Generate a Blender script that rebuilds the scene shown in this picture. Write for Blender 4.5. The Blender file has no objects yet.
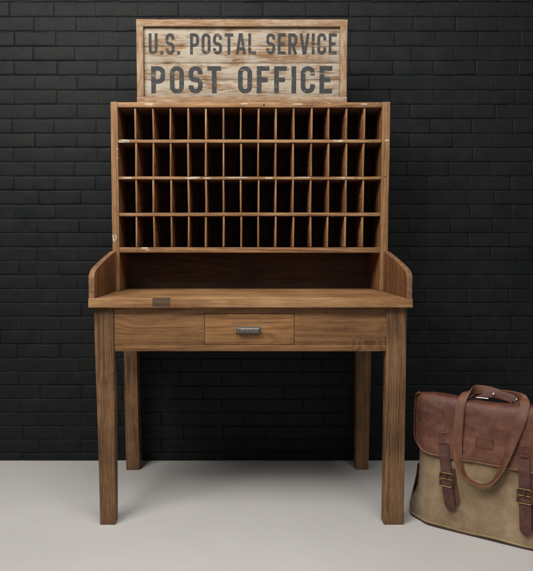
import bpy, bmesh, math, random
from mathutils import Vector, Matrix, noise
random.seed(11)
S = bpy.context.scene
C = S.collection
PI = math.pi

# ------------------------------------------------------------------ helpers
def smooth(me, ang=40):
    for p in me.polygons: p.use_smooth = True
    try: me.set_sharp_from_angle(angle=math.radians(ang))
    except Exception: pass

def obj(name, bm, mats, parent=None, ang=40, loc=None):
    bmesh.ops.recalc_face_normals(bm, faces=bm.faces)
    me = bpy.data.meshes.new(name)
    bm.to_mesh(me); bm.free()
    smooth(me, ang)
    o = bpy.data.objects.new(name, me)
    C.objects.link(o)
    for m in (mats if isinstance(mats, (list, tuple)) else [mats]): me.materials.append(m)
    if parent: o.parent = parent
    if loc: o.location = loc
    return o

def thing(name, label, cat, loc=(0, 0, 0), rz=0):
    o = bpy.data.objects.new(name, None); C.objects.link(o)
    o.location = loc; o.rotation_euler = (0, 0, rz)
    o['label'] = label; o['category'] = cat
    o.empty_display_size = .1
    return o

def box(x0, x1, y0, y1, z0, z1, bev=.0015, seg=2, bm=None, step=None, wob=0., wear=0., taper=None, seed=0, edgemat=None):
    """bevelled board; step = subdivision length, wob = slow bow, wear = nibbled edges"""
    b = bmesh.new()
    bmesh.ops.create_cube(b, size=1)
    for v in b.verts:
        v.co = Vector(((x0+x1)/2+v.co.x*(x1-x0), (y0+y1)/2+v.co.y*(y1-y0), (z0+z1)/2+v.co.z*(z1-z0)))
    if taper: taper(b)
    if bev: bmesh.ops.bevel(b, geom=list(b.edges), offset=bev, segments=seg, affect='EDGES', profile=.5)
    if step:
        dims = (x1-x0, y1-y0, z1-z0); ax = dims.index(max(dims)); lo = (x0, y0, z0)[ax]
        n = max(2, int(dims[ax]/step))
        no = [0, 0, 0]; no[ax] = 1
        for k in range(1, n):
            co = [(x0+x1)/2, (y0+y1)/2, (z0+z1)/2]; co[ax] = lo+dims[ax]*k/n
            bmesh.ops.bisect_plane(b, geom=list(b.verts)+list(b.edges)+list(b.faces), plane_co=co, plane_no=no)
        cen = Vector(((x0+x1)/2, (y0+y1)/2, (z0+z1)/2))
        for v in b.verts:
            p = v.co.copy()
            t = Vector((0, 0, 0)); t[ax] = p[ax]*2.3
            d = noise.noise_vector(t+Vector((seed, seed*1.7, 3)))*wob
            d[ax] = 0
            e = noise.noise_vector(p*26+Vector((seed, 0, 0)))
            e2 = max(0, noise.noise(p*9+Vector((0, seed, 0)))-.15)
            inward = (cen-p); inward[ax] = 0
            if inward.length > 0: inward.normalize()
            v.co = p+d+inward*(wear*(.25*abs(e.x)+1.6*e2))
    if edgemat is not None:
        for f in b.faces:
            if f.normal.y < -.6: f.material_index = edgemat
    if bm is None: return b
    me = bpy.data.meshes.new('tmp'); b.to_mesh(me); b.free()
    bm.from_mesh(me); bpy.data.meshes.remove(me)
    return bm

def cr(P, n=8, closed=False):
    """catmull-rom through vectors"""
    P = [Vector(p) for p in P]; out = []; N = len(P)
    rng = range(N) if closed else range(N-1)
    for i in rng:
        g = (lambda k: P[k % N]) if closed else (lambda k: P[min(max(k, 0), N-1)])
        a, b, c, d = g(i-1), g(i), g(i+1), g(i+2)
        for k in range(n):
            t = k/n
            out.append(.5*((2*b)+(c-a)*t+(2*a-5*b+4*c-d)*t*t+(3*b-a-3*c+d)*t**3))
    if not closed: out.append(P[-1].copy())
    return out

def tube(P, r, bm=None, sides=8, closed=False):
    bm = bm or bmesh.new(); N = len(P); rings = []
    up = Vector((.13, .31, 1)).normalized()
    for i, p in enumerate(P):
        if closed: t = P[(i+1) % N]-P[i-1]
        else: t = P[min(i+1, N-1)]-P[max(i-1, 0)]
        t.normalize()
        a = up-t*up.dot(t)
        if a.length < .05: a = Vector((1, 0, 0))-t*t.x
        a.normalize(); up = a; b = t.cross(a)
        rr = r(i/(N-1)) if callable(r) else r
        rings.append([bm.verts.new(p+(a*math.cos(2*PI*k/sides)+b*math.sin(2*PI*k/sides))*rr) for k in range(sides)])
    for i in range(N if closed else N-1):
        A, B = rings[i], rings[(i+1) % N]
        # match the ring rotation where a closed tube meets itself
        off = 0
        if closed and i == N-1:
            off = min(range(sides), key=lambda o: (A[0].co-B[o].co).length)
        for k in range(sides):
            bm.faces.new((A[k], A[(k+1) % sides], B[(k+1+off) % sides], B[(k+off) % sides]))
    if not closed:
        bm.faces.new(rings[0]); bm.faces.new(rings[-1])
    return bm

def ribbon(P, W, hw, th, bm=None, tip=None):
    """P centres, W width directions; hw half width (number or function), rounded edges"""
    bm = bm or bmesh.new(); N = len(P); rings = []
    for i, p in enumerate(P):
        t = (P[min(i+1, N-1)]-P[max(i-1, 0)]).normalized()
        w = (W[i]-t*W[i].dot(t)).normalized(); n = t.cross(w)
        h = hw(i/(N-1)) if callable(hw) else hw
        pr = [(-1, -.3), (-1, .3), (-.93, .5), (-.5, .56), (0, .6), (.5, .56), (.93, .5), (1, .3), (1, -.3), (.93, -.5), (0, -.5), (-.93, -.5)]
        rings.append([bm.verts.new(p+w*(a*h)+n*(b*th)) for a, b in pr])
    m = len(rings[0])
    for i in range(N-1):
        for k in range(m):
            bm.faces.new((rings[i][k], rings[i][(k+1) % m], rings[i+1][(k+1) % m], rings[i+1][k]))
    bm.faces.new(rings[0]); bm.faces.new(rings[-1])
    return bm

# ------------------------------------------------------------------ materials
class G:
    def __init__(s, name):
        s.m = bpy.data.materials.new(name); s.m.use_nodes = True
        s.t = s.m.node_tree; s.t.nodes.clear()
        s.o = s.n('ShaderNodeOutputMaterial'); s.b = s.n('ShaderNodeBsdfPrincipled')
        s.l(s.b.outputs[0], s.o.inputs[0])
    def n(s, ty, **k):
        q = s.t.nodes.new(ty)
        for a, v in k.items(): setattr(q, a, v)
        return q
    def l(s, a, b): s.t.links.new(a, b)
    def put(s, q, i, v):
        if hasattr(v, 'links') or isinstance(v, bpy.types.NodeSocket): s.l(v, q.inputs[i])
        else: q.inputs[i].default_value = v
    def math(s, op, a, b=0., c=None, clamp=False):
        q = s.n('ShaderNodeMath', operation=op, use_clamp=clamp)
        s.put(q, 0, a); s.put(q, 1, b)
        if c is not None: s.put(q, 2, c)
        return q.outputs[0]
    def vec(s, op, a, b):
        q = s.n('ShaderNodeVectorMath', operation=op); s.put(q, 0, a); s.put(q, 1, b); return q.outputs[0]
    def noise(s, co, sc, det=4, rough=.55, dist=0):
        q = s.n('ShaderNodeTexNoise'); s.l(co, q.inputs['Vector'])
        q.inputs['Scale'].default_value = sc; q.inputs['Detail'].default_value = det
        q.inputs['Roughness'].default_value = rough; q.inputs['Distortion'].default_value = dist
        return q.outputs['Fac']
    def ramp(s, f, stops, interp='LINEAR'):
        q = s.n('ShaderNodeValToRGB'); q.color_ramp.interpolation = interp
        while len(q.color_ramp.elements) < len(stops): q.color_ramp.elements.new(.5)
        for e, (p, c) in zip(q.color_ramp.elements, stops):
            e.position = p; e.color = (c, c, c, 1) if isinstance(c, (int, float)) else (*c, 1)
        s.put(q, 0, f); return q.outputs[0]
    def mix(s, f, a, b, mode='MIX'):
        q = s.n('ShaderNodeMix', data_type='RGBA', blend_type=mode)
        s.put(q, 0, f)
        for i, v in ((6, a), (7, b)):
            if isinstance(v, tuple) and len(v) == 3: v = (*v, 1)
            s.put(q, i, v)
        return q.outputs[2]
    def bump(s, h, st=.3, d=.001, nrm=None):
        q = s.n('ShaderNodeBump'); s.l(h, q.inputs['Height'])
        q.inputs['Strength'].default_value = st; q.inputs['Distance'].default_value = d
        if nrm: s.l(nrm, q.inputs['Normal'])
        return q.outputs[0]
    def objco(s, rnd=True):
        tc = s.n('ShaderNodeTexCoord').outputs['Object']
        if not rnd: return tc
        oi = s.n('ShaderNodeObjectInfo').outputs['Random']
        k = s.math('MULTIPLY', oi, 37.)
        cb = s.n('ShaderNodeCombineXYZ'); s.l(k, cb.inputs[0]); s.l(s.math('MULTIPLY', k, 1.7), cb.inputs[1]); s.l(s.math('MULTIPLY', k, -.6), cb.inputs[2])
        return s.vec('ADD', tc, cb.outputs[0])
    def fin(s, col, rough, nrm=None, metal=0., spec=None, sheen=None):
        s.put(s.b, 'Base Color', col if not isinstance(col, tuple) else (*col, 1)[:4]); s.put(s.b, 'Roughness', rough)
        if nrm: s.l(nrm, s.b.inputs['Normal'])
        s.b.inputs['Metallic'].default_value = metal
        if spec is not None: s.b.inputs['Specular IOR Level'].default_value = spec
        if sheen: s.b.inputs['Sheen Weight'].default_value = sheen; s.b.inputs['Sheen Roughness'].default_value = .5
        return s.m

def wood(name, axis, dark, mid, light, rough=.6, paint=0., knots=True, var=.5, spec=.3, knot_at=None):
    """long-grain timber: growth bands, fibres, pores, knots, stains, optional old white paint flecks"""
    g = G(name); co = g.objco()
    sc = [1, 1, 1]; sc['xyz'.index(axis)] = .05
    mp = g.n('ShaderNodeMapping'); g.l(co, mp.inputs[0]); mp.inputs['Scale'].default_value = sc
    st = mp.outputs[0]
    # knots bend the grain
    sk = [1, 1, 1]; sk['xyz'.index(axis)] = .55
    mk = g.n('ShaderNodeMapping'); g.l(co, mk.inputs[0]); mk.inputs['Scale'].default_value = sk
    vo = g.n('ShaderNodeTexVoronoi'); g.l(mk.outputs[0], vo.inputs['Vector']); vo.inputs['Scale'].default_value = 5.5
    kd = g.ramp(vo.outputs['Distance'], [(0, 1.), (.09, .55), (.32, 0.)])
    big = g.noise(st, 7, 2, .45, .25)
    if knot_at:      # one large knot at a given place on the board
        kx, kz = knot_at
        mo = g.n('ShaderNodeMapping'); g.l(g.objco(False), mo.inputs[0]); mo.inputs['Location'].default_value = (-kx*.55, 0, -kz); mo.inputs['Scale'].default_value = (.55, 0, 1)
        ln = g.n('ShaderNodeVectorMath', operation='LENGTH'); g.l(mo.outputs[0], ln.inputs[0]); kd1 = g.math('ADD', ln.outputs['Value'], g.math('MULTIPLY_ADD', g.noise(co, 60, 3), .006, -.003))
        kd = g.math('ADD', kd, g.ramp(kd1, [(0, 1.), (.012, .8), (.045, 0.)]))
    ph = g.math('ADD', g.math('MULTIPLY', big, 16.), g.math('MULTIPLY', kd, 2.2 if knots else 0.))
    band = g.math('MULTIPLY_ADD', g.math('SINE', g.math('MULTIPLY', ph, 9.0)), .5, .5)
    fib = g.noise(st, 210, 4, .7)
    fib2 = g.noise(st, 85, 4, .62, .3)
    pore = g.ramp(g.noise(st, 430, 2, .6), [(.58, 0.), (.68, 1.)])
    tone = g.noise(co, 3.2, 4, .6)
    f = g.math('ADD', g.math('MULTIPLY', band, .13), g.math('ADD', g.math('MULTIPLY', fib, .42), g.math('MULTIPLY', fib2, .48)))
    f = g.math('ADD', f, g.math('MULTIPLY', g.math('SUBTRACT', tone, .5), var))
    col = g.ramp(f, [(.35, dark), (.52, mid), (.70, light)])
    col = g.mix(g.math('MULTIPLY', pore, .45), col, tuple(c*.6 for c in dark))
    # dark stains
    stn = g.ramp(g.noise(mk.outputs[0], 6.5, 6, .7, .5), [(.56, 0.), (.74, .42)])
    col = g.mix(stn, col, tuple(c*.45 for c in dark))
    if knots: col = g.mix(g.ramp(vo.outputs['Distance'], [(0, .8), (.045, .55), (.075, 0.)]), col, tuple(c*.35 for c in dark))
    if knot_at:
        col = g.mix(g.ramp(kd1, [(0, .75), (.006, .5), (.0105, .42), (.013, .12), (.03, 0.)]), col, tuple(c*.5 for c in dark))
    # small old nail holes and dents
    v2 = g.n('ShaderNodeTexVoronoi'); g.l(co, v2.inputs['Vector']); v2.inputs['Scale'].default_value = 8
    col = g.mix(g.ramp(v2.outputs['Distance'], [(0, .8), (.018, .7), (.026, 0.)]), col, (.02, .012, .008))
    if paint:
        pn = g.noise(mk.outputs[0], 13, 7, .62)
        pm = g.ramp(pn, [(.70-paint*.12, 0.), (.72-paint*.12, .85)])
        col = g.mix(g.math('MULTIPLY', pm, g.ramp(g.noise(st, 120, 3, .6), [(.38, 0.), (.5, 1.)])), col, (.56, .50, .41))
    h = g.math('ADD', g.math('MULTIPLY_ADD', pore, -.35, g.math('MULTIPLY', fib, .7)), g.math('ADD', g.math('MULTIPLY', band, .12), g.math('MULTIPLY', g.noise(co, 60, 4, .6), .3)))
    r = g.math('MULTIPLY_ADD', fib2, .25, rough-.12)
    return g.fin(col, r, g.bump(h, .55, .0012), spec=spec)

DK, MD, LT = (.105, .046, .017), (.195, .092, .035), (.265, .138, .058)
M = {}
M['leg'] = wood('aged pine upright', 'z', (.068, .033, .014), (.155, .078, .034), (.230, .126, .060), var=.75)
M['board'] = wood('aged pine lengthwise', 'x', DK, MD, LT, var=.5, knot_at=(.474, .7425))
M['top'] = wood('worn pine desktop', 'x', (.135, .062, .024), (.265, .135, .056), (.39, .228, .110), rough=.5, knots=False, var=.55)
M['drawer'] = wood('honey pine drawer', 'x', (.135, .059, .021), (.250, .122, .045), (.335, .178, .074), var=.4)
M['gal'] = wood('reddish gallery pine', 'z', (.080, .032, .012), (.175, .076, .029), (.26, .128, .055), var=.5, knots=False)
M['edge_x'] = wood('raw worn edge lengthwise', 'x', (.130, .060, .023), (.250, .128, .053), (.38, .222, .106), paint=.55, knots=False, var=.5)
M['edge_z'] = wood('raw worn edge upright', 'z', (.135, .063, .025), (.240, .124, .052), (.34, .196, .092), paint=.1, knots=False, var=.4)
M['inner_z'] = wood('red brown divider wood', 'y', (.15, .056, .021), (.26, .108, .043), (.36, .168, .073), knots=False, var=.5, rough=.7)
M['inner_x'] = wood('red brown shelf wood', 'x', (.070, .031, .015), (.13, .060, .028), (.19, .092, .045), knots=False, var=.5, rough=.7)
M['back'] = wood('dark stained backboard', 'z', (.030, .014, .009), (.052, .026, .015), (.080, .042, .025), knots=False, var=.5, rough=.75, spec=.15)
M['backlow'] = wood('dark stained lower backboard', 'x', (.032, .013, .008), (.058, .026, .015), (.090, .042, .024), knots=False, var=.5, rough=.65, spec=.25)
M['paint'] = None

def chip_material():
    g = G('old white paint'); co = g.objco()
    n = g.noise(co, 70, 5, .6)
    col = g.ramp(n, [(.35, (.32, .23, .15)), (.52, (.44, .37, .28)), (.72, (.52, .46, .37))])
    return g.fin(col, .6, g.bump(n, .4, .0008))
M['paint'] = chip_material()

def sign_wood(name, axis, base, white, rust, cover):
    g = G(name); co = g.objco(False)
    sc = [1, 1, 1]; sc['xyz'.index(axis)] = .12
    mp = g.n('ShaderNodeMapping'); g.l(co, mp.inputs[0]); mp.inputs['Scale'].default_value = sc
    st = mp.outputs[0]
    fib = g.noise(st, 140, 5, .65); mid = g.noise(st, 22, 6, .65, .6); big = g.noise(co, 7, 6, .7, .5)
    wood_c = g.ramp(fib, [(.3, tuple(c*.5 for c in base)), (.6, base), (.8, tuple(min(1, c*1.35) for c in base))])
    f = g.math('ADD', g.math('MULTIPLY', mid, .55), g.math('ADD', g.math('MULTIPLY', fib, .25), g.math('MULTIPLY', big, .4)))
    m = g.ramp(f, [(cover, 0.), (cover+.10, .9)])
    wc = g.mix(g.ramp(g.noise(co, 16, 5, .6), [(.35, 0.), (.7, .7)]), white, tuple(c*.78 for c in white))
    col = g.mix(m, wood_c, wc)
    r = g.ramp(g.noise(st, 11, 6, .7, 1.), [(.57, 0.), (.70, .65)])
    col = g.mix(r, col, rust)
    g.col = col
    g.nrm = g.bump(g.math('ADD', fib, g.math('MULTIPLY', m, .5)), .6, .0012)
    return g, col, fib, st, co
g, col, *_ = sign_wood('whitewashed sign boards', 'x', (.26, .155, .082), (.38, .33, .262), (.27, .175, .105), .515)
M['signboard'] = g.fin(col, .75, g.nrm, spec=.2)
g, col, *_ = sign_wood('whitewashed sign frame', 'x', (.31, .185, .10), (.36, .28, .20), (.22, .115, .055), .58)
M['signframe'] = g.fin(col, .7, g.nrm, spec=.2)
g, col, *_ = sign_wood('whitewashed sign frame upright', 'z', (.31, .185, .10), (.36, .28, .20), (.22, .115, .055), .58)
M['signframe_z'] = g.fin(col, .7, g.nrm, spec=.2)
g, col, fib, st, co = sign_wood('worn black lettering', 'x', (.26, .155, .082), (.38, .33, .262), (.27, .175, .105), .515)
wear = g.math('ADD', g.math('MULTIPLY', g.noise(st, 60, 5, .7), .6), g.math('MULTIPLY', g.noise(co, 30, 5, .7), .45))
col = g.mix(g.ramp(wear, [(.57, 0.), (.68, .65)]), g.mix(g.noise(co, 45, 4), (.030, .032, .033), (.060, .061, .060)), col)
M['ink'] = g.fin(col, .8, g.nrm, spec=.15)

def brick_material():
    g = G('black painted brick'); co = g.objco(False)
    big = g.noise(co, 1.6, 4, .6); md = g.noise(co, 11, 5, .6); fine = g.noise(co, 90, 6, .65)
    mp = g.n('ShaderNodeMapping'); g.l(co, mp.inputs[0]); mp.inputs['Scale'].default_value = (6, 1, 1)
    drag = g.noise(mp.outputs[0], 26, 5, .6)
    col = g.mix(g.ramp(md, [(.35, 0.), (.7, 1.)]), (.0078, .0092, .0104), (.0135, .0148, .0157))
    col = g.mix(g.ramp(big, [(.4, 0.), (.65, .5)]), col, (.0140, .0138, .0125))
    h = g.math('ADD', g.math('MULTIPLY', md, 1.), g.math('ADD', g.math('MULTIPLY', fine, .35), g.math('MULTIPLY', drag, .5)))
    r = g.math('MULTIPLY_ADD', fine, .3, .42)
    return g.fin(col, r, g.bump(h, .6, .003), spec=.12)
M['brick'] = brick_material()
def floor_material():
    g = G('pale smooth concrete'); co = g.objco(False)
    a = g.noise(co, .9, 5, .6, .4); b = g.noise(co, 6, 6, .65, .5); c = g.noise(co, 220, 3, .6)
    col = g.ramp(a, [(.3, (.465, .450, .438)), (.55, (.51, .494, .482)), (.75, (.55, .534, .522))])
    col = g.mix(g.ramp(b, [(.45, 0.), (.75, .25)]), col, (.46, .438, .418))
    col = g.mix(g.ramp(c, [(.55, 0.), (.8, .18)]), col, (.35, .33, .32))
    sc_ = g.n('ShaderNodeMapping'); g.l(co, sc_.inputs[0]); sc_.inputs['Scale'].default_value = (1, 9, 1); sc_.inputs['Rotation'].default_value = (0, 0, .5)
    sf = g.ramp(g.noise(sc_.outputs[0], 3.5, 9, .72, 1.5), [(.60, 0.), (.72, .16)])
    col = g.mix(sf, col, (.60, .585, .57))
    gr = g.n('ShaderNodeTexVoronoi'); g.l(co, gr.inputs['Vector']); gr.inputs['Scale'].default_value = 55
    dots = g.math('MULTIPLY', g.ramp(gr.outputs['Distance'], [(.0, .5), (.07, .35), (.10, 0.)]), g.ramp(g.noise(co, 12, 4), [(.55, 0.), (.62, 1.)]))
    col = g.mix(dots, col, (.20, .18, .165))
    return g.fin(col, g.math('MULTIPLY_ADD', b, .25, .42), g.bump(g.math('ADD', b, g.math('MULTIPLY', c, .25)), .16, .002), spec=.3)
M['floor'] = floor_material()
def leather(name, dark, mid, light, rough=.42):
    g = G(name); co = g.objco()
    a = g.noise(co, 7, 5, .6, .4); b = g.noise(co, 38, 6, .65, .3)
    v = g.n('ShaderNodeTexVoronoi'); g.l(co, v.inputs['Vector']); v.inputs['Scale'].default_value = 420; v.feature = 'DISTANCE_TO_EDGE'
    f = g.math('ADD', g.math('MULTIPLY', a, .62), g.math('MULTIPLY', b, .38))
    col = g.ramp(f, [(.34, dark), (.52, mid), (.68, light)])
    sm = g.n('ShaderNodeMapping'); g.l(co, sm.inputs[0]); sm.inputs['Scale'].default_value = (1, 1, .35); sm.inputs['Rotation'].default_value = (0, .5, 0)
    scuff = g.ramp(g.noise(sm.outputs[0], 75, 6, .75), [(.60, 0.), (.75, .55)])
    col = g.mix(scuff, col, tuple(min(1, c*1.5) for c in light))
    h = g.math('ADD', g.math('MULTIPLY', g.ramp(v.outputs['Distance'], [(0, 0.), (.25, 1.)]), .25), g.math('ADD', b, g.math('MULTIPLY', a, 1.2)))
    return g.fin(col, g.math('MULTIPLY_ADD', b, .35, rough-.15), g.bump(h, .5, .0022), spec=.38)
M['flap'] = leather('oxblood leather', (.062, .022, .016), (.122, .045, .028), (.205, .086, .046))
M['trim'] = leather('russet edge leather', (.095, .038, .020), (.175, .075, .038), (.26, .12, .062))
M['strap'] = leather('dark brown strap leather', (.050, .019, .016), (.095, .036, .028), (.150, .062, .042))
M['handle'] = leather('tan brown handle leather', (.075, .029, .018), (.140, .055, .032), (.215, .092, .052))
M['darkleather'] = leather('dark inner leather', (.030, .014, .010), (.060, .028, .018), (.10, .050, .030))
def canvas():
    g = G('khaki canvas'); co = g.objco(False)
    a = g.noise(co, 5, 5, .6, .3); b = g.noise(co, 26, 5, .65)
    w1 = g.n('ShaderNodeTexWave', wave_type='BANDS', bands_direction='X'); g.l(co, w1.inputs[0]); w1.inputs['Scale'].default_value = 260; w1.inputs['Distortion'].default_value = 1.2
    w2 = g.n('ShaderNodeTexWave', wave_type='BANDS', bands_direction='Z'); g.l(co, w2.inputs[0]); w2.inputs['Scale'].default_value = 260; w2.inputs['Distortion'].default_value = 1.2
    weave = g.math('MULTIPLY', w1.outputs['Fac'], w2.outputs['Fac'])
    f = g.math('ADD', g.math('MULTIPLY', a, .7), g.math('MULTIPLY', b, .3))
    col = g.ramp(f, [(.36, (.215, .145, .078)), (.52, (.350, .250, .145)), (.66, (.45, .335, .205))])
    col = g.mix(g.math('MULTIPLY', g.math('MULTIPLY', weave, g.noise(co, 180, 3, .6)), .7), col, (.15, .105, .06))
    col = g.mix(g.ramp(g.noise(co, 11, 6, .75, .6), [(.60, 0.), (.78, .5)]), col, (.11, .078, .045))
    return g.fin(col, .85, g.bump(g.math('ADD', g.math('MULTIPLY_ADD', weave, .5, g.math('MULTIPLY', g.noise(co, 210, 3, .6), .6)), g.math('MULTIPLY', b, 1.6)), .7, .0022), spec=.15, sheen=.15)
M['canvas'] = canvas()
def metal(name, a, b, rough):
    g = G(name); co = g.objco()
    n = g.noise(co, 90, 5, .7)
    return g.fin(g.mix(g.ramp(n, [(.35, 0.), (.7, 1.)]), a, b), g.math('MULTIPLY_ADD', n, .25, rough), g.bump(n, .12, .0005), metal=1.)
M['pewter'] = metal('aged pewter', (.13, .125, .115), (.27, .26, .24), .5)
M['brass'] = metal('antique brass', (.10, .066, .030), (.27, .19, .085), .38)
M['nickel'] = metal('dull nickel', (.45, .44, .42), (.70, .69, .66), .3)
g = G('saddle thread'); M['thread'] = g.fin((.17, .085, .048), .8)
g = G('dark nail hole'); M['hole'] = g.fin((.012, .008, .006), .9)

# ------------------------------------------------------------------ setting
WALL_Y = .737
fb = bmesh.new()
bmesh.ops.create_grid(fb, x_segments=2, y_segments=2, size=1)
for v in fb.verts: v.co = Vector((v.co.x*4.5, v.co.y*3.2-2.3, 0))
fl = obj('floor', fb, M['floor']); fl['kind'] = 'structure'

def build_wall():
    bm = bmesh.new(); rnd = random.Random(5)
    zp, xp = .0722, .2125
    box(-3.2, 3.4, WALL_Y+.0043, WALL_Y+.2, -.05, 3.0, bev=0, bm=bm)
    zs = [-.0322+zp*k for k in range(0, 43)]
    for r, z in enumerate(zs):
        x = -3.3+(r % 2)*xp*.5+rnd.uniform(-.014, .014); gx = x
        tilt = rnd.uniform(-.0012, .0012)
        jn = .0008
        while x < 3.3:
            gx += xp; w = gx+rnd.uniform(-.006, .006)-x
            jl = jn; jn = .0001 if rnd.random() < .42 else rnd.uniform(.0004, .0013)
            x0, x1 = x+jl, x+w-jn
            z0, z1 = z+rnd.uniform(.0004, .0013), z+zp-rnd.uniform(.0004, .0013)
            pr = rnd.uniform(-.0016, .0016)
            # rounded, slightly irregular face: three nested rings
            nx, nz = 7, 3
            rings = []
            for ins, dep in ((0, .0046), (.0009, .0019), (.0034, .0005), (.009, 0.)):
                pts = []
                X0, X1, Z0, Z1 = x0+ins, x1-ins, z0+ins, z1-ins
                for k in range(nx): pts.append((X0+(X1-X0)*k/nx, Z0))
                for k in range(nz): pts.append((X1, Z0+(Z1-Z0)*k/nz))
                for k in range(nx): pts.append((X1-(X1-X0)*k/nx, Z1))
                for k in range(nz): pts.append((X0, Z1-(Z1-Z0)*k/nz))
                vs = []
                for (a, b) in pts:
                    n = noise.noise_vector(Vector((a*24, b*24, 1.3)))*.0016+noise.noise_vector(Vector((a*70, b*70, 7)))*.0007
                    vs.append(bm.verts.new((a+n.x*1.0, WALL_Y+dep*(1 if min(abs(a-x0), abs(a-x1)) > .012 else (.35 if (jl if a < (x0+x1)/2 else jn) < .0002 else .8))+pr*(1-dep/.006)+n.y, b+n.z+tilt*(a-x0)/w*2)))
                rings.append(vs)
            m = len(rings[0])
            for q in range(3):
                for k in range(m):
                    bm.faces.new((rings[q][k], rings[q][(k+1) % m], rings[q+1][(k+1) % m], rings[q+1][k]))
            bm.faces.new(rings[-1])
            x += w
    o = obj('brick_wall', bm, M['brick'], ang=50)
    o['label'] = 'black painted brick wall standing behind the wooden desk'; o['category'] = 'wall'
build_wall()

# ------------------------------------------------------------------ desk
desk = thing('postal_desk', 'tall brown wooden post office desk with rows of pigeonholes above one drawer', 'desk', (.022, .3, 0))
OX, OY = -.022, -.3
def dbox(name, x0, x1, y0, y1, z0, z1, mats, parent=desk, **k):
    b = box(x0, x1, y0, y1, z0, z1, **k)
    for v in b.verts: v.co += Vector((OX, OY, 0))
    return obj(name, b, mats, parent)

ZT = .9206; ZB = .8835
# tabletop: three glued boards in one mesh, worn front edge
tb = bmesh.new()
ys = [(-.020, .205), (.2056, .445), (.4456, .690)]
for i, (a, b) in enumerate(ys):
    box(-.6145, .6577, a, b, ZB, ZT-(.0004*i), bev=.0028, seg=3, bm=tb, step=.022, wob=.0012, wear=.0022 if i == 0 else .0006, seed=i*5)
for v in tb.verts: v.co += Vector((OX, OY, 0))
top = obj('tabletop', tb, M['top'], desk)
# dark filled patch let into the front edge
pb = box(-.363, -.293, -.0206, .012, ZB+.0045, ZT+.0008, bev=.0012, step=.012, wear=.0012, seed=3)
for v in pb.verts: v.co += Vector((OX, OY, 0))
M['patch'] = wood('dark patch wood', 'x', (.030, .017, .010), (.065, .037, .021), (.105, .062, .036), knots=False)
obj('edge_patch', pb, M['patch'], top)

def leg(xt0, xt1, xb0, xb1, y0, y1, seed):
    def tp(b):
        for v in b.verts:
            lo = v.co.z < .4; left = v.co.x < (xt0+xt1)/2
            v.co.x = (xb0 if left else xb1) if lo else (xt0 if left else xt1)
    b = box(xt0, xt1, y0, y1, 0, ZB-.0005, bev=.003, seg=2, taper=tp, step=.035, wob=.0022, wear=.0016, seed=seed)
    for v in b.verts: v.co += Vector((OX, OY, 0)); v.co.z = max(v.co.z, 0)
    return obj('leg', b, M['leg'], desk)
leg(-.5965, -.519, -.587, -.524, 0, .050, 1)
leg(.563, .642, .5615, .6425, .001, .052, 2)
leg(-.606, -.540, -.600, -.532, .600, .668, 3)
leg(.556, .634, .560, .624, .604, .670, 4)

# apron with the drawer opening
AX0, AX1, AZ0, AZ1 = -.5185, .5615, .7075, ZB-.0006
dx0, dx1, dz0, dz1 = -.1597, .1943, .7355, .8575
ab = bmesh.new()
Y0, Y1 = .0045, .0265
box(AX0, dx0-.0018, Y0, Y1, dz0-.0018, dz1+.0018, bm=ab, bev=.0008, step=.05, wob=.0006, wear=.0003, seed=1)
box(dx1+.0018, AX1, Y0, Y1, dz0-.0018, dz1+.0018, bm=ab, bev=.0008, step=.05, wob=.0006, wear=.0003, seed=2)
box(AX0, AX1, Y0-.0005, Y1, AZ0, dz0-.0019, bm=ab, bev=.0015, step=.05, wob=.0004, wear=.0012, seed=3)
box(AX0, AX1, Y0-.0002, Y1, dz1+.0019, AZ1, bm=ab, bev=.0005, step=.05, wear=.0002, seed=4)
for v in ab.verts: v.co += Vector((OX, OY, 0))
obj('apron', ab, M['board'], desk)
for xx in (-.598, .604):
    dbox('side_apron', xx, xx+.022, .0535, .5995, .72, ZB-.0008, M['board'], bev=.001)
dbox('rear_apron', -.539, .5555, .632, .652, .72, ZB-.0008, M['board'], bev=.001)
# drawer: front plus a real box behind
df = box(dx0, dx1, .0040, .0240, dz0, dz1, bev=.0014, step=.04, wob=.0003, wear=.0006, seed=7)
for v in df.verts: v.co += Vector((OX, OY, 0))
drawer = obj('drawer', df, M['drawer'], desk)
db = bmesh.new()
for a in ((dx0+.004, dx0+.016, .0245, .46, dz0+.004, dz1-.012), (dx1-.016, dx1-.004, .0245, .46, dz0+.004, dz1-.012),
          (dx0+.0165, dx1-.0165, .448, .46, dz0+.004, dz1-.012), (dx0+.0165, dx1-.0165, .0245, .4475, dz0+.006, dz0+.012)):
    box(*a, bev=0, bm=db)
for v in db.verts: v.co += Vector((OX, OY, 0))
obj('drawer_box', db, M['board'], drawer)
# pewter bar pull on two feet, faceted
def pull():
    bm = bmesh.new()
    cx, cz = .0135, .7925
    hw = .0465
    secs = [(-hw, .55), (-hw+.004, .86), (-hw+.0052, 1.08), (-hw+.011, 1.08), (-hw+.0125, .92), (hw-.0125, .92), (hw-.011, 1.08), (hw-.0052, 1.08), (hw-.004, .86), (hw, .55)]
    prof = [(-.0115, -.0020), (-.0120, -.0100), (-.0085, -.0190), (.0060, -.0205), (.0110, -.0160), (.0125, -.0090), (.0118, -.0020)]
    rings = []
    for x, s in secs:
        rings.append([bm.verts.new((cx+x+OX, y*(.75+.25*s)+OY+.0035, cz+z*s)) for z, y in prof])
    m = len(prof)
    for i in range(len(rings)-1):
        for k in range(m):
            bm.faces.new((rings[i][k], rings[i][(k+1) % m], rings[i+1][(k+1) % m], rings[i+1][k]))
    bm.faces.new(rings[0]); bm.faces.new(rings[-1])
    # thin backplate
    box(cx-hw-.002+OX, cx+hw+.002+OX, OY+.0012, OY+.0038, cz-.0135, cz+.0140, bev=.0008, bm=bm)
    return obj('handle', bm, M['pewter'], drawer, ang=25)
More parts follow.
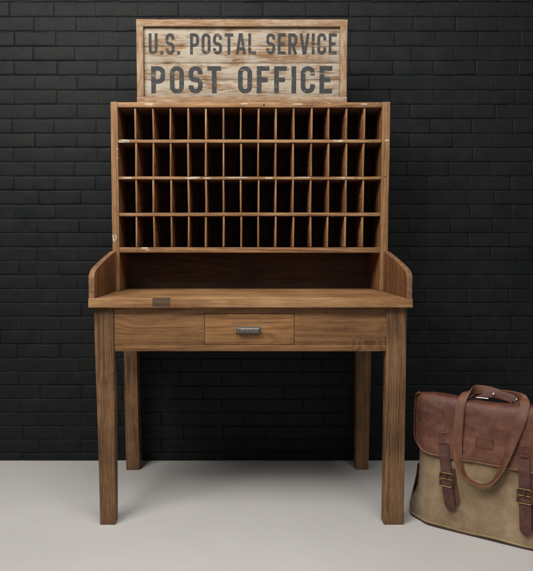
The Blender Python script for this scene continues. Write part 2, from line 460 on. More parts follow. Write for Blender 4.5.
pull()
def nail(x, y, z, par, r=.0022):
    bm = bmesh.new()
    bmesh.ops.create_cone(bm, cap_ends=True, segments=10, radius1=r, radius2=r*.8, depth=.0016, matrix=Matrix.Translation((x+OX, y+OY, z)) @ Matrix.Rotation(PI/2, 4, 'X'))
    obj('nail_head', bm, M['hole'], par)
nail(-.082, .0036, .852, drawer); nail(.180, .0036, .742, drawer, .0016)

# gallery side panels (sloped, rounded front corner)
def gallery(x0, x1, seed):
    prof = [(-.017, ZT+.0004), (-.0175, .992)]
    for k in range(1, 8):
        a = PI-(PI-.92)*k/8*.62
        prof.append((.016+.0335*math.cos(a)*1.0, .992+.0335*math.sin(a)*1.35))
    prof += [(.06, 1.0425), (.15, 1.060), (.25, 1.0795), (.34, 1.0975), (.379, 1.1035), (.379, ZT+.0004)]
    # drawn from the photo: straight slope from the rounded corner up to the cabinet
    prof = [(-.017, ZT+.0004), (-.0175, .994), (-.0165, 1.004), (-.0125, 1.0125), (-.006, 1.0195), (.003, 1.0255), (.02, 1.0330),
            (.09, 1.0500), (.18, 1.0690), (.27, 1.0860), (.34, 1.0985), (.3785, 1.1030), (.3785, ZT+.0004)]
    bm = bmesh.new()
    A = [bm.verts.new((x0+OX, y+OY, z)) for y, z in prof]; B = [bm.verts.new((x1+OX, y+OY, z)) for y, z in prof]
    bm.faces.new(A); bm.faces.new(B)
    for k in range(len(prof)):
        q = (k+1) % len(prof); f = bm.faces.new((A[k], A[q], B[q], B[k]))
    bmesh.ops.recalc_face_normals(bm, faces=bm.faces)
    ed = [e for e in bm.edges if abs(e.verts[0].co.x-e.verts[1].co.x) < 1e-6]
    bmesh.ops.bevel(bm, geom=ed, offset=.0028, segments=3, affect='EDGES', profile=.5)
    for f in bm.faces:
        if abs(f.normal.x) < .7 and f.normal.z+abs(f.normal.y) > .3: f.material_index = 1
    return obj('side_panel', bm, [M['gal'], M['edge_y']], desk)
M['edge_y'] = wood('raw worn sloped edge', 'y', (.12, .058, .028), (.20, .105, .052), (.28, .155, .082), paint=0., knots=False, var=.3)
gallery(-.6125, -.5885, 1); gallery(.631, .6555, 2)

# pigeonhole cabinet ------------------------------------------------
CY0, CY1 = .380, .606
cx0, cx1 = -.6045, .6520
six0, six1 = -.5725, .6165          # inner faces of the sides
zt, zti = 1.7716, 1.7480            # top board
zb0, zb1 = 1.0960, 1.1206           # bottom board
cb = bmesh.new()
box(cx0, six0, CY0-.0015, CY1, ZT+.0006, zt+.0015, bm=cb, bev=.002, step=.05, wob=.0012, wear=.0014, seed=1, edgemat=1)
box(six1, cx1, CY0-.0015, CY1, ZT+.0006, zt+.0008, bm=cb, bev=.002, step=.05, wob=.0012, wear=.0014, seed=2, edgemat=1)
n0 = len(cb.faces)
box(six0+.0003, six1-.0003, CY0, CY1, zti, zt-.001, bm=cb, bev=.0015, step=.03, wob=.001, wear=.0016, seed=3, edgemat=3)
box(six0+.0003, six1-.0003, CY0+.001, CY1, zb0, zb1, bm=cb, bev=.0015, step=.03, wob=.001, wear=.0010, seed=4, edgemat=3)
cb.faces.ensure_lookup_table()
for f in cb.faces[n0:]:
    if f.material_index == 0: f.material_index = 2
for v in cb.verts: v.co += Vector((OX, OY, 0))
cab = obj('pigeonhole_cabinet', cb, [M['gal'], M['edge_z'], M['inner_x'], M['edge_x']], desk)
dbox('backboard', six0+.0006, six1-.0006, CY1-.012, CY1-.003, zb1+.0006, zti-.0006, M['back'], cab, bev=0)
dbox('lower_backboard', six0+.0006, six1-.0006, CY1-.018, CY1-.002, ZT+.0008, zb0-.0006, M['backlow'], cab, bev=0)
shz = [(1.5925, 1.6065), (1.4278, 1.4402), (1.2622, 1.2775)]
for i, (a, b) in enumerate(shz):
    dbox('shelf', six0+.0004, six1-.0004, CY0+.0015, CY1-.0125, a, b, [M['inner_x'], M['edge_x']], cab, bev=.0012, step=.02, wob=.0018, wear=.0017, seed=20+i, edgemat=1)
rows = [(shz[0][1], zti), (shz[1][1], shz[0][0]), (shz[2][1], shz[1][0]), (zb1, shz[2][0])]
rd = random.Random(3)
pitch = (six1-six0)/15
for r, (a, b) in enumerate(rows):
    for k in range(1, 15):
        x = six0+pitch*k+rd.uniform(-.0018, .0018)-.001
        th = rd.uniform(.0068, .0084)/2
        lean = rd.uniform(-.0011, .0011)
        fy = CY0+.004+rd.uniform(0, .0035)
        d = box(x-th, x+th, fy, CY1-.0126, a+.0012, b-.0012, bev=.0009, step=.025, wob=.0012, wear=.0012, seed=r*20+k, edgemat=1)
        for v in d.verts:
            v.co += Vector((OX+lean*(v.co.z-(a+b)/2)/.07, OY, 0))
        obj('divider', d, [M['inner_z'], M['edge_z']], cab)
# patches of old white paint left on the raw front edges
def chip(x0, x1, z0, z1, y, par):
    bm = bmesh.new(); n = 18; up = []; lo = []
    for k in range(n+1):
        t = k/n; x = x0+(x1-x0)*t; e = min(1, 5*t+.1, 5*(1-t)+.1)
        zc = (z0+z1)/2; h = (z1-z0)/2
        up.append((x, zc+h*e*(.85+.3*noise.noise(Vector((x*160, z0*50, 1))))))
        lo.append((x, zc-h*e*(.85+.3*noise.noise(Vector((x*160, z0*50, 9))))))
    for d in (0,):
        A = [bm.verts.new((x+OX, y+OY, z)) for x, z in up]; B = [bm.verts.new((x+OX, y+OY, z)) for x, z in lo]
        A2 = [bm.verts.new((x+OX, y+OY+.0025, z)) for x, z in up]; B2 = [bm.verts.new((x+OX, y+OY+.0025, z)) for x, z in lo]
        for k in range(n):
            bm.faces.new((A[k], A[k+1], B[k+1], B[k])); bm.faces.new((A[k], A2[k], A2[k+1], A[k+1])); bm.faces.new((B[k], B[k+1], B2[k+1], B2[k]))
        bm.faces.new((A[0], B[0], B2[0], A2[0])); bm.faces.new((A[-1], A2[-1], B2[-1], B[-1]))
    obj('paint_patch', bm, M['paint'], par)
for (x0, x1, z0, z1, y) in ((-.452, -.410, 1.7575, 1.7668, CY0-.0007), (-.556, -.508, 1.430, 1.4385, CY0+.0008), (-.553, -.520, 1.596, 1.6035, CY0+.0008),
                            (.395, .455, 1.5945, 1.6045, CY0+.0008), (.628, .650, 1.597, 1.6055, CY0-.0020), (-.190, -.150, 1.4285, 1.4355, CY0+.0008),
                            (-.085, .02, 1.4320, 1.4385, CY0+.0008), (.09, .125, 1.4300, 1.4375, CY0+.0008), (.235, .30, 1.4330, 1.4390, CY0+.0008),
                            (.21, .26, 1.7580, 1.7660, CY0-.0007), (-.02, .015, 1.7600, 1.7670, CY0-.0007), (.52, .55, 1.7590, 1.7660, CY0-.0007)):
    chip(x0, x1, z0, z1, y, cab)
nail(.085, CY0-.001, 1.7585, cab, .0042); nail(.5, CY0+.001, 1.4335, cab, .003); nail(.634, CY0-.0024, 1.440, cab, .003); nail(.398, CY0+.0012, 1.258, cab, .003)

# ------------------------------------------------------------------ sign
SY = .42
sx0, sx1, sz0, sz1 = -.4924, .4640, zt+.0025, 2.1490
sign = thing('wooden_sign', 'framed whitewashed board sign lettered U.S. POSTAL SERVICE POST OFFICE standing on the desk', 'sign', (-.014, SY, sz0))
SOX, SOY, SOZ = .014, -SY, -sz0
def sadd(bm):
    for v in bm.verts: v.co += Vector((SOX, SOY, SOZ))
fw = .0315
fbm = bmesh.new()
box(sx0, sx1, SY, SY+.032, sz1-fw, sz1, bm=fbm, bev=.0016, step=.03, wob=.0012, wear=.0015, seed=4)
box(sx0, sx1, SY, SY+.032, sz0, sz0+.031, bm=fbm, bev=.0016, step=.03, wob=.0006, wear=.0014, seed=5)
n0 = len(fbm.faces)
box(sx0+.0006, sx0+fw, SY+.0006, SY+.031, sz0+.0312, sz1-fw-.0002, bm=fbm, bev=.0014, step=.03, wob=.0008, wear=.0014, seed=6)
box(sx1-fw, sx1-.0006, SY+.0006, SY+.031, sz0+.0312, sz1-fw-.0002, bm=fbm, bev=.0014, step=.03, wob=.0008, wear=.0014, seed=7)
fbm.faces.ensure_lookup_table()
for f in fbm.faces[n0:]: f.material_index = 1
sadd(fbm); obj('frame', fbm, [M['signframe'], M['signframe_z']], sign)
ix0, ix1, iz0, iz1 = sx0+fw, sx1-fw, sz0+.031, sz1-fw
pbm = bmesh.new(); PYF = SY+.016
cuts = [0, .255, .495, .735, 1]
for k in range(4):
    a = iz0+(iz1-iz0)*cuts[k]; b = iz0+(iz1-iz0)*cuts[k+1]
    box(ix0+.0003, ix1-.0003, PYF, PYF+.010, a+.0008, b-.0008, bm=pbm, bev=.0015, step=.05, wob=.0003, wear=.0002, seed=k)
box(ix0+.0003, ix1-.0003, PYF+.0105, PYF+.0145, iz0, iz1, bm=pbm, bev=0)
sadd(pbm); obj('sign_board', pbm, M['signboard'], sign)

# letter strokes (centre lines in a 0..w, 0..1 box, stroke weight t)
def letters(ch, w, t):
    q = t/2; L, R, B, T = q, w-q, q, 1-q; Mx = w/2; my = .5; r = min(.17, (R-L)*.48)
    def arc(cx, cy, a0, a1, rx=r, ry=r, n=7):
        return [(cx+rx*math.cos(math.radians(a0+(a1-a0)*k/n)), cy+ry*math.sin(math.radians(a0+(a1-a0)*k/n))) for k in range(n+1)]
    ring = arc(R-r, T-r, 0, 90)+arc(L+r, T-r, 90, 180)+arc(L+r, B+r, 180, 270)+arc(R-r, B+r, 270, 360)
    if ch == 'O': return [ring+[ring[0], ring[1]]]
    if ch == 'U': return [[(L, 1)]+arc(L+r, B+r, 180, 270)+arc(R-r, B+r, 270, 360)+[(R, 1)]]
    if ch == 'C': return [[(R, .66)]+arc(R-r, T-r, 0, 90)+arc(L+r, T-r, 90, 180)+arc(L+r, B+r, 180, 270)+arc(R-r, B+r, 270, 360)+[(R, .34)]]
    if ch == 'P': return [[(L, 0), (L, 1)], [(L, T)]+arc(R-r, T-r, 90, 0)+arc(R-r, .44+r, 0, -90)+[(L, .44)]]
    if ch == 'R': return [[(L, 0), (L, 1)], [(L, T)]+arc(R-r, T-r, 90, 0)+arc(R-r, .46+r, 0, -90)+[(L, .46)], [(Mx-.02, .46), (R, 0)]]
    if ch == 'S':
        m = .5
        return [[(R, .70)]+arc(R-r, T-r, 0, 90)+arc(L+r, T-r, 90, 180)+arc(L+r, m+r*.9, 180, 250, r, r*.9)+arc(R-r, m-r*.9, 70, 0, r, r*.9)+arc(R-r, B+r, 0, -90)+arc(L+r, B+r, 270, 180)+[(L, .30)]]
    if ch == 'T': return [[(0, T), (w, T)], [(Mx, 0), (Mx, T)]]
    if ch == 'A': return [[(q*.8, 0), (Mx-q*.25, 1)], [(w-q*.8, 0), (Mx+q*.25, 1)], [(w*.22, .27), (w*.78, .27)]]
    if ch == 'L': return [[(L, 0), (L, 1)], [(L, B), (w, B)]]
    if ch == 'E': return [[(L, 0), (L, 1)], [(L, B), (w, B)], [(L, T), (w, T)], [(L, .5), (w*.86, .5)]]
    if ch == 'F': return [[(L, 0), (L, 1)], [(L, T), (w, T)], [(L, .5), (w*.86, .5)]]
    if ch == 'V': return [[(q*.8, 1), (Mx-q*.25, 0)], [(w-q*.8, 1), (Mx+q*.25, 0)]]
    if ch == 'I': return [[(q, 0), (q, 1)]]
    if ch == '.': return [[(q, 0), (q, t)]]
    return []
def text(s, x0, x1, z0, z1, t, sw, gap, wid):
    W = {'I': t, '.': t, ' ': .27, 'L': wid*.88, 'E': wid*.9, 'F': wid*.9, 'T': wid*.98, 'A': wid*1.1, 'V': wid*1.06}
    adv = []; x = 0
    for c in s:
        w = W.get(c, wid); adv.append((c, x, w)); x += w+gap
    tot = x-gap; H = z1-z0; k = (x1-x0)/(tot)
    bm = bmesh.new()
    def flush(bm):
        sadd(bm); obj('lettering', bm, M['ink'], sign, ang=20)
    for ci, (c, xx, w) in enumerate(adv):
        if c == ' ':
            flush(bm); bm = bmesh.new(); continue
        for si, pl in enumerate(letters(c, w, t)):
            P = [Vector((p[0], p[1])) for p in pl]
            cl = c == 'O'
            if cl: P = P[:-2]
            # drop doubles
            Q = [P[0]]
            for p in P[1:]:
                if (p-Q[-1]).length > .004: Q.append(p)
            P = Q; N = len(P); off = []
            for i in range(N):
                a = P[i-1] if (i > 0 or cl) else None; b = P[(i+1) % N] if (i < N-1 or cl) else None
                ds = []
                if a is not None: ds.append((P[i]-a).normalized())
                if b is not None: ds.append((b-P[i]).normalized())
                ns = [Vector((-d.y, d.x)) for d in ds]
                n = sum(ns, Vector((0, 0))).normalized()
                m = 1/max(.5, n.dot(ns[0]))
                off.append(n*(t/2*m))
            y = PYF-.0004-.00012*si-.0000*ci
            def V(p, o, yy):
                nx = noise.noise(Vector((p.x*9+ci*3, p.y*9, si)))*.006
                return bm.verts.new(((xx+p.x+o.x+nx)*k+x0, yy, z0+(p.y+o.y)*H+nx*H*.5))
            A = [V(P[i], off[i], y) for i in range(N)]; Bv = [V(P[i], -off[i], y) for i in range(N)]
            A2 = [bm.verts.new((v.co.x, PYF+.0012, v.co.z)) for v in A]; B2 = [bm.verts.new((v.co.x, PYF+.0012, v.co.z)) for v in Bv]
            for i in range(N if cl else N-1):
                j = (i+1) % N
                bm.faces.new((A[i], A[j], Bv[j], Bv[i])); bm.faces.new((A[i], A2[i], A2[j], A[j])); bm.faces.new((Bv[i], Bv[j], B2[j], B2[i]))
            if not cl:
                bm.faces.new((A[0], Bv[0], B2[0], A2[0])); bm.faces.new((A[-1], A2[-1], B2[-1], Bv[-1]))
    flush(bm)
# depth of the board plane 2.80 m from the lens
text('U.S. POSTAL SERVICE', -.4385, .4180, 1.9975, 2.0920, .155, 0, .135, .48)
text('POST OFFICE', -.4290, .3985, 1.8235, 1.9455, .168, 0, .165, .50)

# ------------------------------------------------------------------ bag
bag = thing('satchel', 'khaki canvas satchel with brown leather flap and buckled straps on the floor', 'bag', (.7270, .0045, 0), math.radians(-32.5))
def fv(z): return .070*z                     # lean of the front
TOPZ = .505
def sect(z):
    """front half width, middle half width, depth of the body at height z"""
    t = max(0, min(1, z/TOPZ))
    am = .296-.034*min(1, t/.4)+.012*max(0, t-.6)/.4
    af = .214+.030*max(0, t-.6)/.4
    return af, am, .175-.095*t**1.3
def ring_raw(z, inset=0.):
    af, am, T = sect(z); n = 11; out = []
    for k in range(1600):
        th = 2*PI*k/1600; c, q = math.cos(th), math.sin(th)
        v = T/2+(T/2-inset)*math.copysign(abs(q)**(2/n), q)
        x = min(1, max(0, v/T/.45)); x = x*x*(3-2*x)
        a = af+(am-af)*x-inset
        out.append((.21+a*math.copysign(abs(c)**(2/n), c), fv(z)+v))
    return out
def ring_pts(z, N, inset=0.):
    R_ = ring_raw(z, inset); L = [0]
    for i in range(1, len(R_)+1):
        p, q = R_[i-1], R_[i % len(R_)]; L.append(L[-1]+math.hypot(p[0]-q[0], p[1]-q[1]))
    out = []; j = 0
    for k in range(N):
        d = L[-1]*k/N
        while L[j+1] < d: j += 1
        t = (d-L[j])/max(1e-9, L[j+1]-L[j]); p, q = R_[j], R_[(j+1) % len(R_)]
        out.append((p[0]+(q[0]-p[0])*t, p[1]+(q[1]-p[1])*t))
    return out
def wrinkle(u, v, z):
    p = Vector((u*7, v*9, z*7))
    w = noise.noise(p)*.0060+noise.noise(p*2.7+Vector((4, 0, 0)))*.0028
    r_ = 1-abs(noise.noise(Vector((u*9+z*6, v*6, z*10-u*4))))*3.2
    w += .0030*max(0, r_)**2*(1-min(1, z/.5))
    # sagging puckers near the bottom corners
    e = max(0, 1-z/.12)
    w += e*.004*noise.noise(Vector((u*30, v*20, z*9)))
    return w
bb = bmesh.new(); NT = 170; rings = []
zs = [0, .003, .010, .02]+[.02+.485*(k/52) for k in range(1, 53)]
def belly(z): return .010*math.sin(min(1, z/.45)*PI)
for z in zs:
    ins = .012 if z == 0 else (.004 if z < .004 else 0)
    ring = []; T = sect(z)[2]; am = sect(z)[1]
    for (u, v) in ring_pts(z, NT, ins):
        cu, cv = .21, fv(z)+T/2
        du = (u-cu)/am; side = max(0, (abs(du)-.80)/.2)
        d = Vector((math.copysign(1, du), 0)) if side > .3 else Vector((0, math.copysign(1, v-cv)))
        fr = max(0, 1-abs(v-cv)/(T*.5))
        w = wrinkle(u, v, z)*min(1, z/.04+.15)
        # folds pressed into the side gusset
        if side > .3: w += fr*(.006*math.sin(z*34+2*u)+.010*noise.noise(Vector((u*3, v*16, z*13)))-.005*math.exp(-((z-.17)/.06)**2))
        elif v < cv: w += belly(z)*max(0, 1-(abs(u-.21)/.214)**4)
        ring.append(bb.verts.new((u+d.x*w, v+d.y*w, z)))
    rings.append(ring)
for i in range(len(rings)-1):
    for k in range(NT): bb.faces.new((rings[i][k], rings[i][(k+1) % NT], rings[i+1][(k+1) % NT], rings[i+1][k]))
bb.faces.new(rings[0]); bb.faces.new(rings[-1])
body = obj('bag_body', bb, M['canvas'], bag, ang=80)
def front_v(u, z):
    """v of the front face at local (u, z)"""
    af, am, T = sect(z); n = 11
    x = min(.985, abs(u-.21)/af); s = (1-x**n)**(1/n)
    v = fv(z)+T/2-T/2*s
    return v-wrinkle(u, v, z)-belly(z)*max(0, 1-(abs(u-.21)/.214)**4)
P = [Vector((u, v, .0125+.0016*math.sin(u*30))) for u, v in ring_pts(.012, 170, -.0015)]
obj('base_piping', tube(P, .0044, sides=8, closed=True), M['canvas'], body)
P = [Vector((u, v, .0042)) for u, v in ring_pts(.006, 170)]
obj('base_welt', tube(P, .0042, sides=6, closed=True), M['darkleather'], body)
for us in (.006, .414):
    P = [Vector((us, front_v(us, z)-.0003, z)) for z in [.016+.36*k/50 for k in range(51)]]
    obj('corner_seam', tube(P, .0026, sides=6), M['canvas'], body)
# side leather tabs low on the gussets
for sgn in (-1, 1):
    P = []
    for k in range(13):
        z = .065+.150*k/12; af, a, T = sect(z)
        P.append(Vector((.21+sgn*(a+.004-.003*math.exp(-((z-.17)/.06)**2)), fv(z)+T*.60, z)))
    obj('gusset_tab', ribbon(P, [Vector((0, 1, 0))]*len(P), .028, .005), M['strap'], body)

# flap: wraps from the back over the top and down the front
FU0, FU1, FZ = -.062, .482, .2935
def flap_profile(s):
    """s 0..1 -> (v, z) before the side curve"""
    pts = FP; L = FL[-1]; d = s*L
    for i in range(len(pts)-1):
        if d <= FL[i+1] or i == len(pts)-2:
            t = (d-FL[i])/(FL[i+1]-FL[i]); return pts[i].lerp(pts[i+1], t)
raw = [(.150, .36), (.146, .42), (.138, .480), (.122, .508), (.095, .519), (.066, .5225), (.046, .520), (.034, .508), (.0275, .490), (.0235, .46), (.021, .42), (.019, .38), (.0165, .34), (.013, FZ)]
FP = cr([(0, a, b) for a, b in raw], 8)
FL = [0]
for i in range(1, len(FP)): FL.append(FL[-1]+(FP[i]-FP[i-1]).length)
def flap_pt(fu, s, off=0.):
    """fu 0..1 across, s 0..1 along"""
    p = flap_profile(s); z = p.z; v = p.y
    front = s > .45
    u0, u1 = FU0, FU1
    rest = (1-s)*FL[-1]; R = .075
    if rest < R and front:
        c = R-math.sqrt(max(0, R*R-(R-rest)**2)); u0 += c*1.0; u1 -= c*1.0
    # the top ends pinch in a little
    pin = math.exp(-((s-.42)/.10)**2)*.012; u0 += pin*.5; u1 -= pin*.5
    u = u0+(u1-u0)*fu
    if front: v += -(.0055)+0*z
    e = max(0, .03-u, u-.39)
    v += 4.2*e*e*(1 if front else -1)
    z -= .9*e*e*(1 if .25 < s < .6 else 0)
    z += .0060*math.sin(u*15+1.5)*math.exp(-((s-.42)/.2)**2)
    nn = noise.noise(Vector((u*8, z*8, 2)))*.0060+.0022*max(0, 1-abs(noise.noise(Vector((u*11+z*5, z*13-u*3, 8))))*4)**2+noise.noise(Vector((u*22, z*22, 5)))*.0016
    v -= nn if front else -nn
    # the lower edge lifts slightly away from the canvas
    if front: v -= .004*max(0, 1-rest/.06)
    # keep clear of the body
    if front and 0 <= u <= .42 and z < .49:
        v = min(v, front_v(u, z)-.0045)
    return Vector((u, v-off, z))
fbm = bmesh.new(); NU, NS = 60, 72
grid = [[fbm.verts.new(flap_pt(i/NU, j/NS)) for i in range(NU+1)] for j in range(NS+1)]
for j in range(NS):
    for i in range(NU): fbm.faces.new((grid[j][i], grid[j][i+1], grid[j+1][i+1], grid[j+1][i]))
flap = obj('flap', fbm, M['flap'], bag, ang=180)
sm = flap.modifiers.new('thick', 'SOLIDIFY'); sm.thickness = .0042; sm.offset = 0
# rolled edge and stitching
edge = [(0, j/NS) for j in range(20, NS+1)]+[(i/NU, 1.) for i in range(1, NU)]+[(1, j/NS) for j in range(NS, 19, -1)]
P = [flap_pt(a, b) for a, b in edge]
obj('edge_trim', tube(P, .0042, sides=8), M['trim'], flap)
def inner_edge(d):
    out = []
    for a, b in edge:
        p = flap_pt(a, b)
        out.append(p)
    # shrink towards the flap centre in the sheet's own coordinates
    res = []
    for a, b in edge:
        fu = d/.54+(1-2*d/.54)*a
        res.append(flap_pt(fu, min(b, 1-d/FL[-1]), .0030 if b > .45 else -.003))
    return res
obj('stitched_seam', tube(inner_edge(.0125), .0011, sides=5), M['thread'], flap)
# ridge roll of leather at the top corners
for sgn, u0 in ((-1, -.050), (1, .470)):
    P = [Vector((u0+.0105*math.cos(a), .060+.012*math.sin(a)*.4, .508+.012*math.sin(a))) for a in [2*PI*k/20 for k in range(20)]]
    obj('corner_loop', tube(P, .0038, sides=8, closed=True), M['trim'], flap)
def flat_on_flap(u0, u1, z0, z1, mat, name, lift=.004, th=.0035, parent=None, skew=0., border=None):
    bm = bmesh.new(); nu, nz = 8, 8
    def V(i, j, o):
        u = u0+(u1-u0)*i/nu; z = z0+(z1-z0)*j/nz
        v = surf(u+skew*(z-z0), z)-.0021-lift-o
        return bm.verts.new((u+skew*(z-z0), v, z))
    A = [[V(i, j, th*(0 if 0 < i < nu and 0 < j < nz else -.5)) for i in range(nu+1)] for j in range(nz+1)]
    B = [[V(i, j, -th-.002) for i in range(nu+1)] for j in range(nz+1)]
    for j in range(nz):
        for i in range(nu):
            bm.faces.new((A[j][i], A[j][i+1], A[j+1][i+1], A[j+1][i]))
    per = [(0, i) for i in range(nu)]+[(j, nu) for j in range(nz)]+[(nz, i) for i in range(nu, 0, -1)]+[(j, 0) for j in range(nz, 0, -1)]
    for k in range(len(per)):
        a, b = per[k], per[(k+1) % len(per)]
        bm.faces.new((A[a[0]][a[1]], A[b[0]][b[1]], B[b[0]][b[1]], B[a[0]][a[1]]))
    return obj(name, bm, mat, parent or flap, ang=60)
# lookup of the flap's front surface
def surf(u, z):
    """v of the flap's outer face at (u, z), by inverting the sheet"""
    if z < FZ-.004: return front_v(u, z)-.006
    fu = (u-FU0)/(FU1-FU0); lo, hi = .5, 1.
    for _ in range(4):
        lo, hi = .46, 1.
        for _ in range(18):
            m_ = (lo+hi)/2
            if flap_pt(fu, m_).z > z: lo = m_
            else: hi = m_
        p = flap_pt(fu, (lo+hi)/2); fu += (u-p.x)/(FU1-FU0)
    return p.y
surf_s = surf
lab = flat_on_flap(.183, .255, .347, .396, M['handle'], 'leather_label', lift=.0006, th=.0016)
for ins in (.006,):
    P = []
    for (a, b) in ((.183+ins, .347+ins), (.255-ins, .347+ins), (.255-ins, .396-ins), (.183+ins, .396-ins)):
        P.append((a, b))
    Q = []
    for i in range(4):
        a, b = P[i], P[(i+1) % 4]
        for k in range(8): u, z = a[0]+(b[0]-a[0])*k/8, a[1]+(b[1]-a[1])*k/8; Q.append(Vector((u, surf_s(u, z)-.0040, z)))
    obj('label_border', tube(Q, .0013, sides=5, closed=True), M['strap'], lab)

def rivet(u, v, z, r, mat, par, ax='Y'):
    bm = bmesh.new()
    bmesh.ops.create_uvsphere(bm, u_segments=14, v_segments=8, radius=r)
    for q in bm.verts: q.co = Vector((q.co.x+u, q.co.y*.45+v, q.co.z+z))
    return obj('rivet', bm, mat, par)
def front_strap(uc, shift, zt_, zbk, ztail, slant):
    # keeper patch on the flap
    kp = flat_on_flap(uc-.023, uc+.023, .335, .402, M['flap'], 'keeper_patch', lift=.0022, th=.004)
    for zz in (.350, .388):
        P = [Vector((uc-.012+.024*k/6, surf_s(uc-.012+.024*k/6, zz)-.0082, zz)) for k in range(7)]
        obj('stitching', tube(P, .0013, sides=5), M['thread'], kp)
    # strap from the patch to the tail; two plies below the buckle
    def at(z, extra):
        u = uc+slant*(.335-z)
        s0 = surf_s(u, max(z, FZ+.003)) if z > FZ-.03 else front_v(u, z)-.006
        s1 = front_v(u, z)-.006
        t = max(0, min(1, (z-(FZ-.05))/.05))
        return Vector((u, (s0*t+s1*(1-t))-extra, z))
    n = 40
    P = [at(.338+(ztail-.338)*k/n, .0065+.006*math.sin(PI*min(1, max(0, k/n-.1)/.9))) for k in range(n+1)]
    def hw(t):
        d = (1-t)*(.338-ztail)
        base = .0195 if t < .4 else .0205
        return base if d > .026 else base*math.sqrt(max(.05, 1-((.026-d)/.026)**2))
    st = obj('strap', ribbon(P, [Vector((1, 0, 0))]*len(P), hw, .0036), M['strap'], bag, ang=60)
    # under ply peeking out on the right
    P2 = [at(.250+(ztail+.022-.250)*k/20, .0010)+Vector((.017+.004*k/20, 0, 0)) for k in range(21)]
    obj('strap_end', ribbon(P2, [Vector((1, 0, 0))]*21, lambda t: .0165*(1 if t < .85 else math.sqrt(max(.05, 1-((t-.85)/.15)**2))), .0034), M['strap'], st, ang=60)
    # buckle: rounded rectangle frame, centre bar, prong, keeper loop
    zc = zbk; pc = at(zc, .0185); hw_, hh = .0245, .0265; Q = []
    for sx, sz, a0 in ((1, 1, 0), (-1, 1, 90), (-1, -1, 180), (1, -1, 270)):
        for k in range(6):
            a = math.radians(a0+90*k/5); rr = .008
            Q.append(Vector((pc.x+sx*(hw_-rr)+rr*math.cos(a), pc.y, pc.z+sz*(hh-rr)+rr*math.sin(a))))
    bk = tube(Q, .0029, sides=8, closed=True)
    tube([Vector((pc.x-hw_, pc.y+.0015, pc.z+.002)), Vector((pc.x+hw_, pc.y+.0015, pc.z+.002))], .0021, bm=bk, sides=8)
    tube([Vector((pc.x, pc.y-.001, pc.z+.002)), Vector((pc.x+.0005, pc.y-.0052, pc.z+.014)), Vector((pc.x, pc.y-.004, pc.z+hh+.001))], .0023, bm=bk, sides=8)
    obj('buckle', bk, M['brass'], st)
    # leather loop around the strap just under the buckle bar
    pl = at(zc-.016, .0125)
    P3 = [Vector((pl.x-.024, pl.y+.006, pl.z)), Vector((pl.x-.0215, pl.y-.0015, pl.z)), Vector((pl.x, pl.y-.0030, pl.z)), Vector((pl.x+.0215, pl.y-.0015, pl.z)), Vector((pl.x+.024, pl.y+.006, pl.z))]
    P3 = cr(P3, 4)
    obj('strap_loop', ribbon(P3, [Vector((0, 0, 1))]*len(P3), .0065, .003), M['strap'], st)
    # punched holes
    for dz in (.045, .065):
        ph = at(zc-dz, .0165); bm = bmesh.new()
        bmesh.ops.create_cone(bm, cap_ends=True, segments=10, radius1=.0018, radius2=.0018, depth=.002, matrix=Matrix.Translation(ph) @ Matrix.Rotation(PI/2, 4, 'X'))
        obj('punched_hole', bm, M['hole'], st)
front_strap(.0685, 0, .335, .209, .088, .140)
front_strap(.3600, 0, .335, .204, .056, .055)

# carrying handle: one leather band hanging in front, crossing over the top
key = [  # u, v(off flap), z, width dir
    ((.247, .112, .5470), (0, .45, 1)), ((.205, .108, .5560), (0, .5, 1)), ((.166, .088, .5580), (.35, .4, .75)), ((.140, .054, .5480), (.9, .1, .4)), ((.128, .024, .515), (1, 0, .1)), ((.124, .008, .460), (1, .05, 0)),
    ((.1225, .000, .400), (1, .1, 0)), ((.1235, -.006, .330), (1, .25, 0)), ((.133, -.012, .275), (.8, .7, 0)), ((.158, -.018, .236), (.3, 1, .0)), ((.205, -.021, .2145), (0, 1, .12)),
    ((.248, -.018, .229), (-.3, 1, .1)), ((.277, -.012, .272), (-.6, .9, 0)), ((.298, -.005, .330), (-.85, .55, 0)), ((.320, .002, .400), (-1, .25, 0)), ((.342, .012, .470), (-1, .05, 0)),
    ((.3525, .030, .520), (-1, .1, .2)), ((.348, .055, .5440), (-.8, .6, .3)), ((.325, .090, .5500), (-.4, .6, -.8)), ((.285, .110, .5500), (0, .45, -1)), ((.243, .1135, .5465), (0, .45, -1))]
P = cr([k[0] for k in key], 8); W = cr([k[1] for k in key], 8)
def hwid(t):
    return .0150-.0040*math.exp(-((t-.50)/.09)**2)
# keep the hanging part in front of the flap
for p in P:
    if p.z < .50:
        lim = surf(p.x, p.z)-.008
        p.y = min(p.y, lim)
for _ in range(3):
    q = [p.y for p in P]
    for i in range(1, len(P)-1): P[i].y = (q[i-1]+q[i]+q[i+1])/3
hd = obj('handle', ribbon(P, W, hwid, .0042), M['handle'], bag, ang=70)
for sg in (-1, 1):
    E_ = []
    for i, p in enumerate(P):
        t = (P[min(i+1, len(P)-1)]-P[max(i-1, 0)]).normalized(); w_ = (W[i]-t*W[i].dot(t)).normalized()
        E_.append(p+w_*(sg*hwid(i/(len(P)-1))))
    obj('handle_edge', tube(E_, .0021, sides=6), M['trim'], hd)
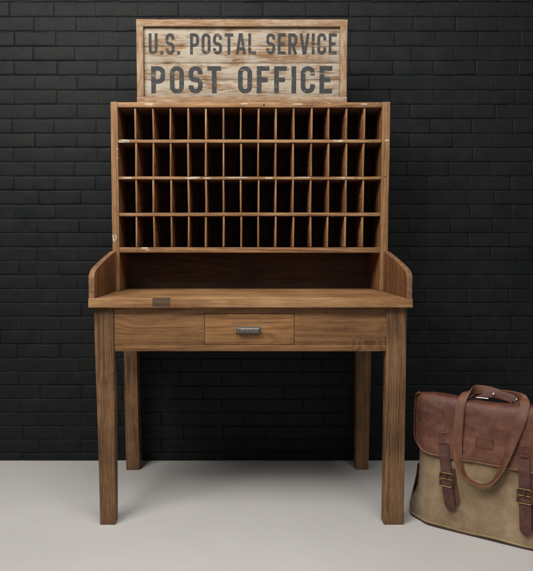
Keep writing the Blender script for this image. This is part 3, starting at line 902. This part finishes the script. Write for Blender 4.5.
# broad anchor band standing behind the flap ridge, with rivets
P = cr([(.140, .092, .500), (.160, .096, .520), (.195, .099, .5395), (.235, .101, .5455), (.275, .101, .5410), (.315, .098, .5335), (.345, .092, .515)], 6)
an = obj('handle_anchor', ribbon(P, [Vector((0, .25, 1))]*len(P), lambda t: .0165-.004*abs(t-.5), .006), M['strap'], hd, ang=60)
rivet(.232, .0925, .5460, .0058, M['nickel'], an); rivet(.316, .0900, .5360, .0045, M['nickel'], an)
P = [Vector((.170, .086, .5265)), Vector((.215, .086, .5275))]
obj('ring_bar', tube(P, .0020, sides=8), M['nickel'], an)
P = cr([(.258, .092, .536), (.278, .086, .5345), (.302, .088, .526)], 5)
obj('anchor_tab', ribbon(P, [Vector((0, .2, 1))]*len(P), .006, .004), M['handle'], an)

# ------------------------------------------------------------------ light
w = bpy.data.worlds.new('World'); S.world = w; w.use_nodes = True
bg = w.node_tree.nodes['Background']; bg.inputs[0].default_value = (.92, .96, 1, 1); bg.inputs[1].default_value = .07
def area(name, loc, tgt, sx, sy, power, col):
    L = bpy.data.lights.new(name, 'AREA'); L.shape = 'RECTANGLE'; L.size = sx; L.size_y = sy; L.energy = power; L.color = col
    o = bpy.data.objects.new(name, L); C.objects.link(o); o.location = loc
    o.rotation_euler = (Vector(tgt)-Vector(loc)).to_track_quat('-Z', 'Y').to_euler()
    return o
area('key_softbox', (-1.7, -1.7, 3.1), (0, .3, 1.0), 1.5, 1.1, 78, (1, .96, .90))
area('overhead_softbox', (0, -1.3, 3.3), (.1, -.45, 0), 2.6, 1.3, 84, (1, .975, .94))
area('front_fill', (.9, -4.2, 1.9), (.1, .3, .7), 1.8, 1.4, 10, (1, .98, .95))

# ------------------------------------------------------------------ camera
cd = bpy.data.cameras.new('Camera'); cam = bpy.data.objects.new('Camera', cd); C.objects.link(cam)
cam.location = (0, -2.36, 1.1174)
cam.rotation_euler = (PI/2-math.atan(37.5/600), 0, 0)
cd.sensor_fit = 'HORIZONTAL'; cd.sensor_width = 36; cd.lens = 600/533*36
cd.shift_x = (266.5-245)/533
cd.clip_end = 100
S.camera = cam
S.render.engine = 'CYCLES'
S.view_settings.view_transform = 'Standard'; S.view_settings.look = 'None'; S.view_settings.gamma = 1; S.view_settings.exposure = 0
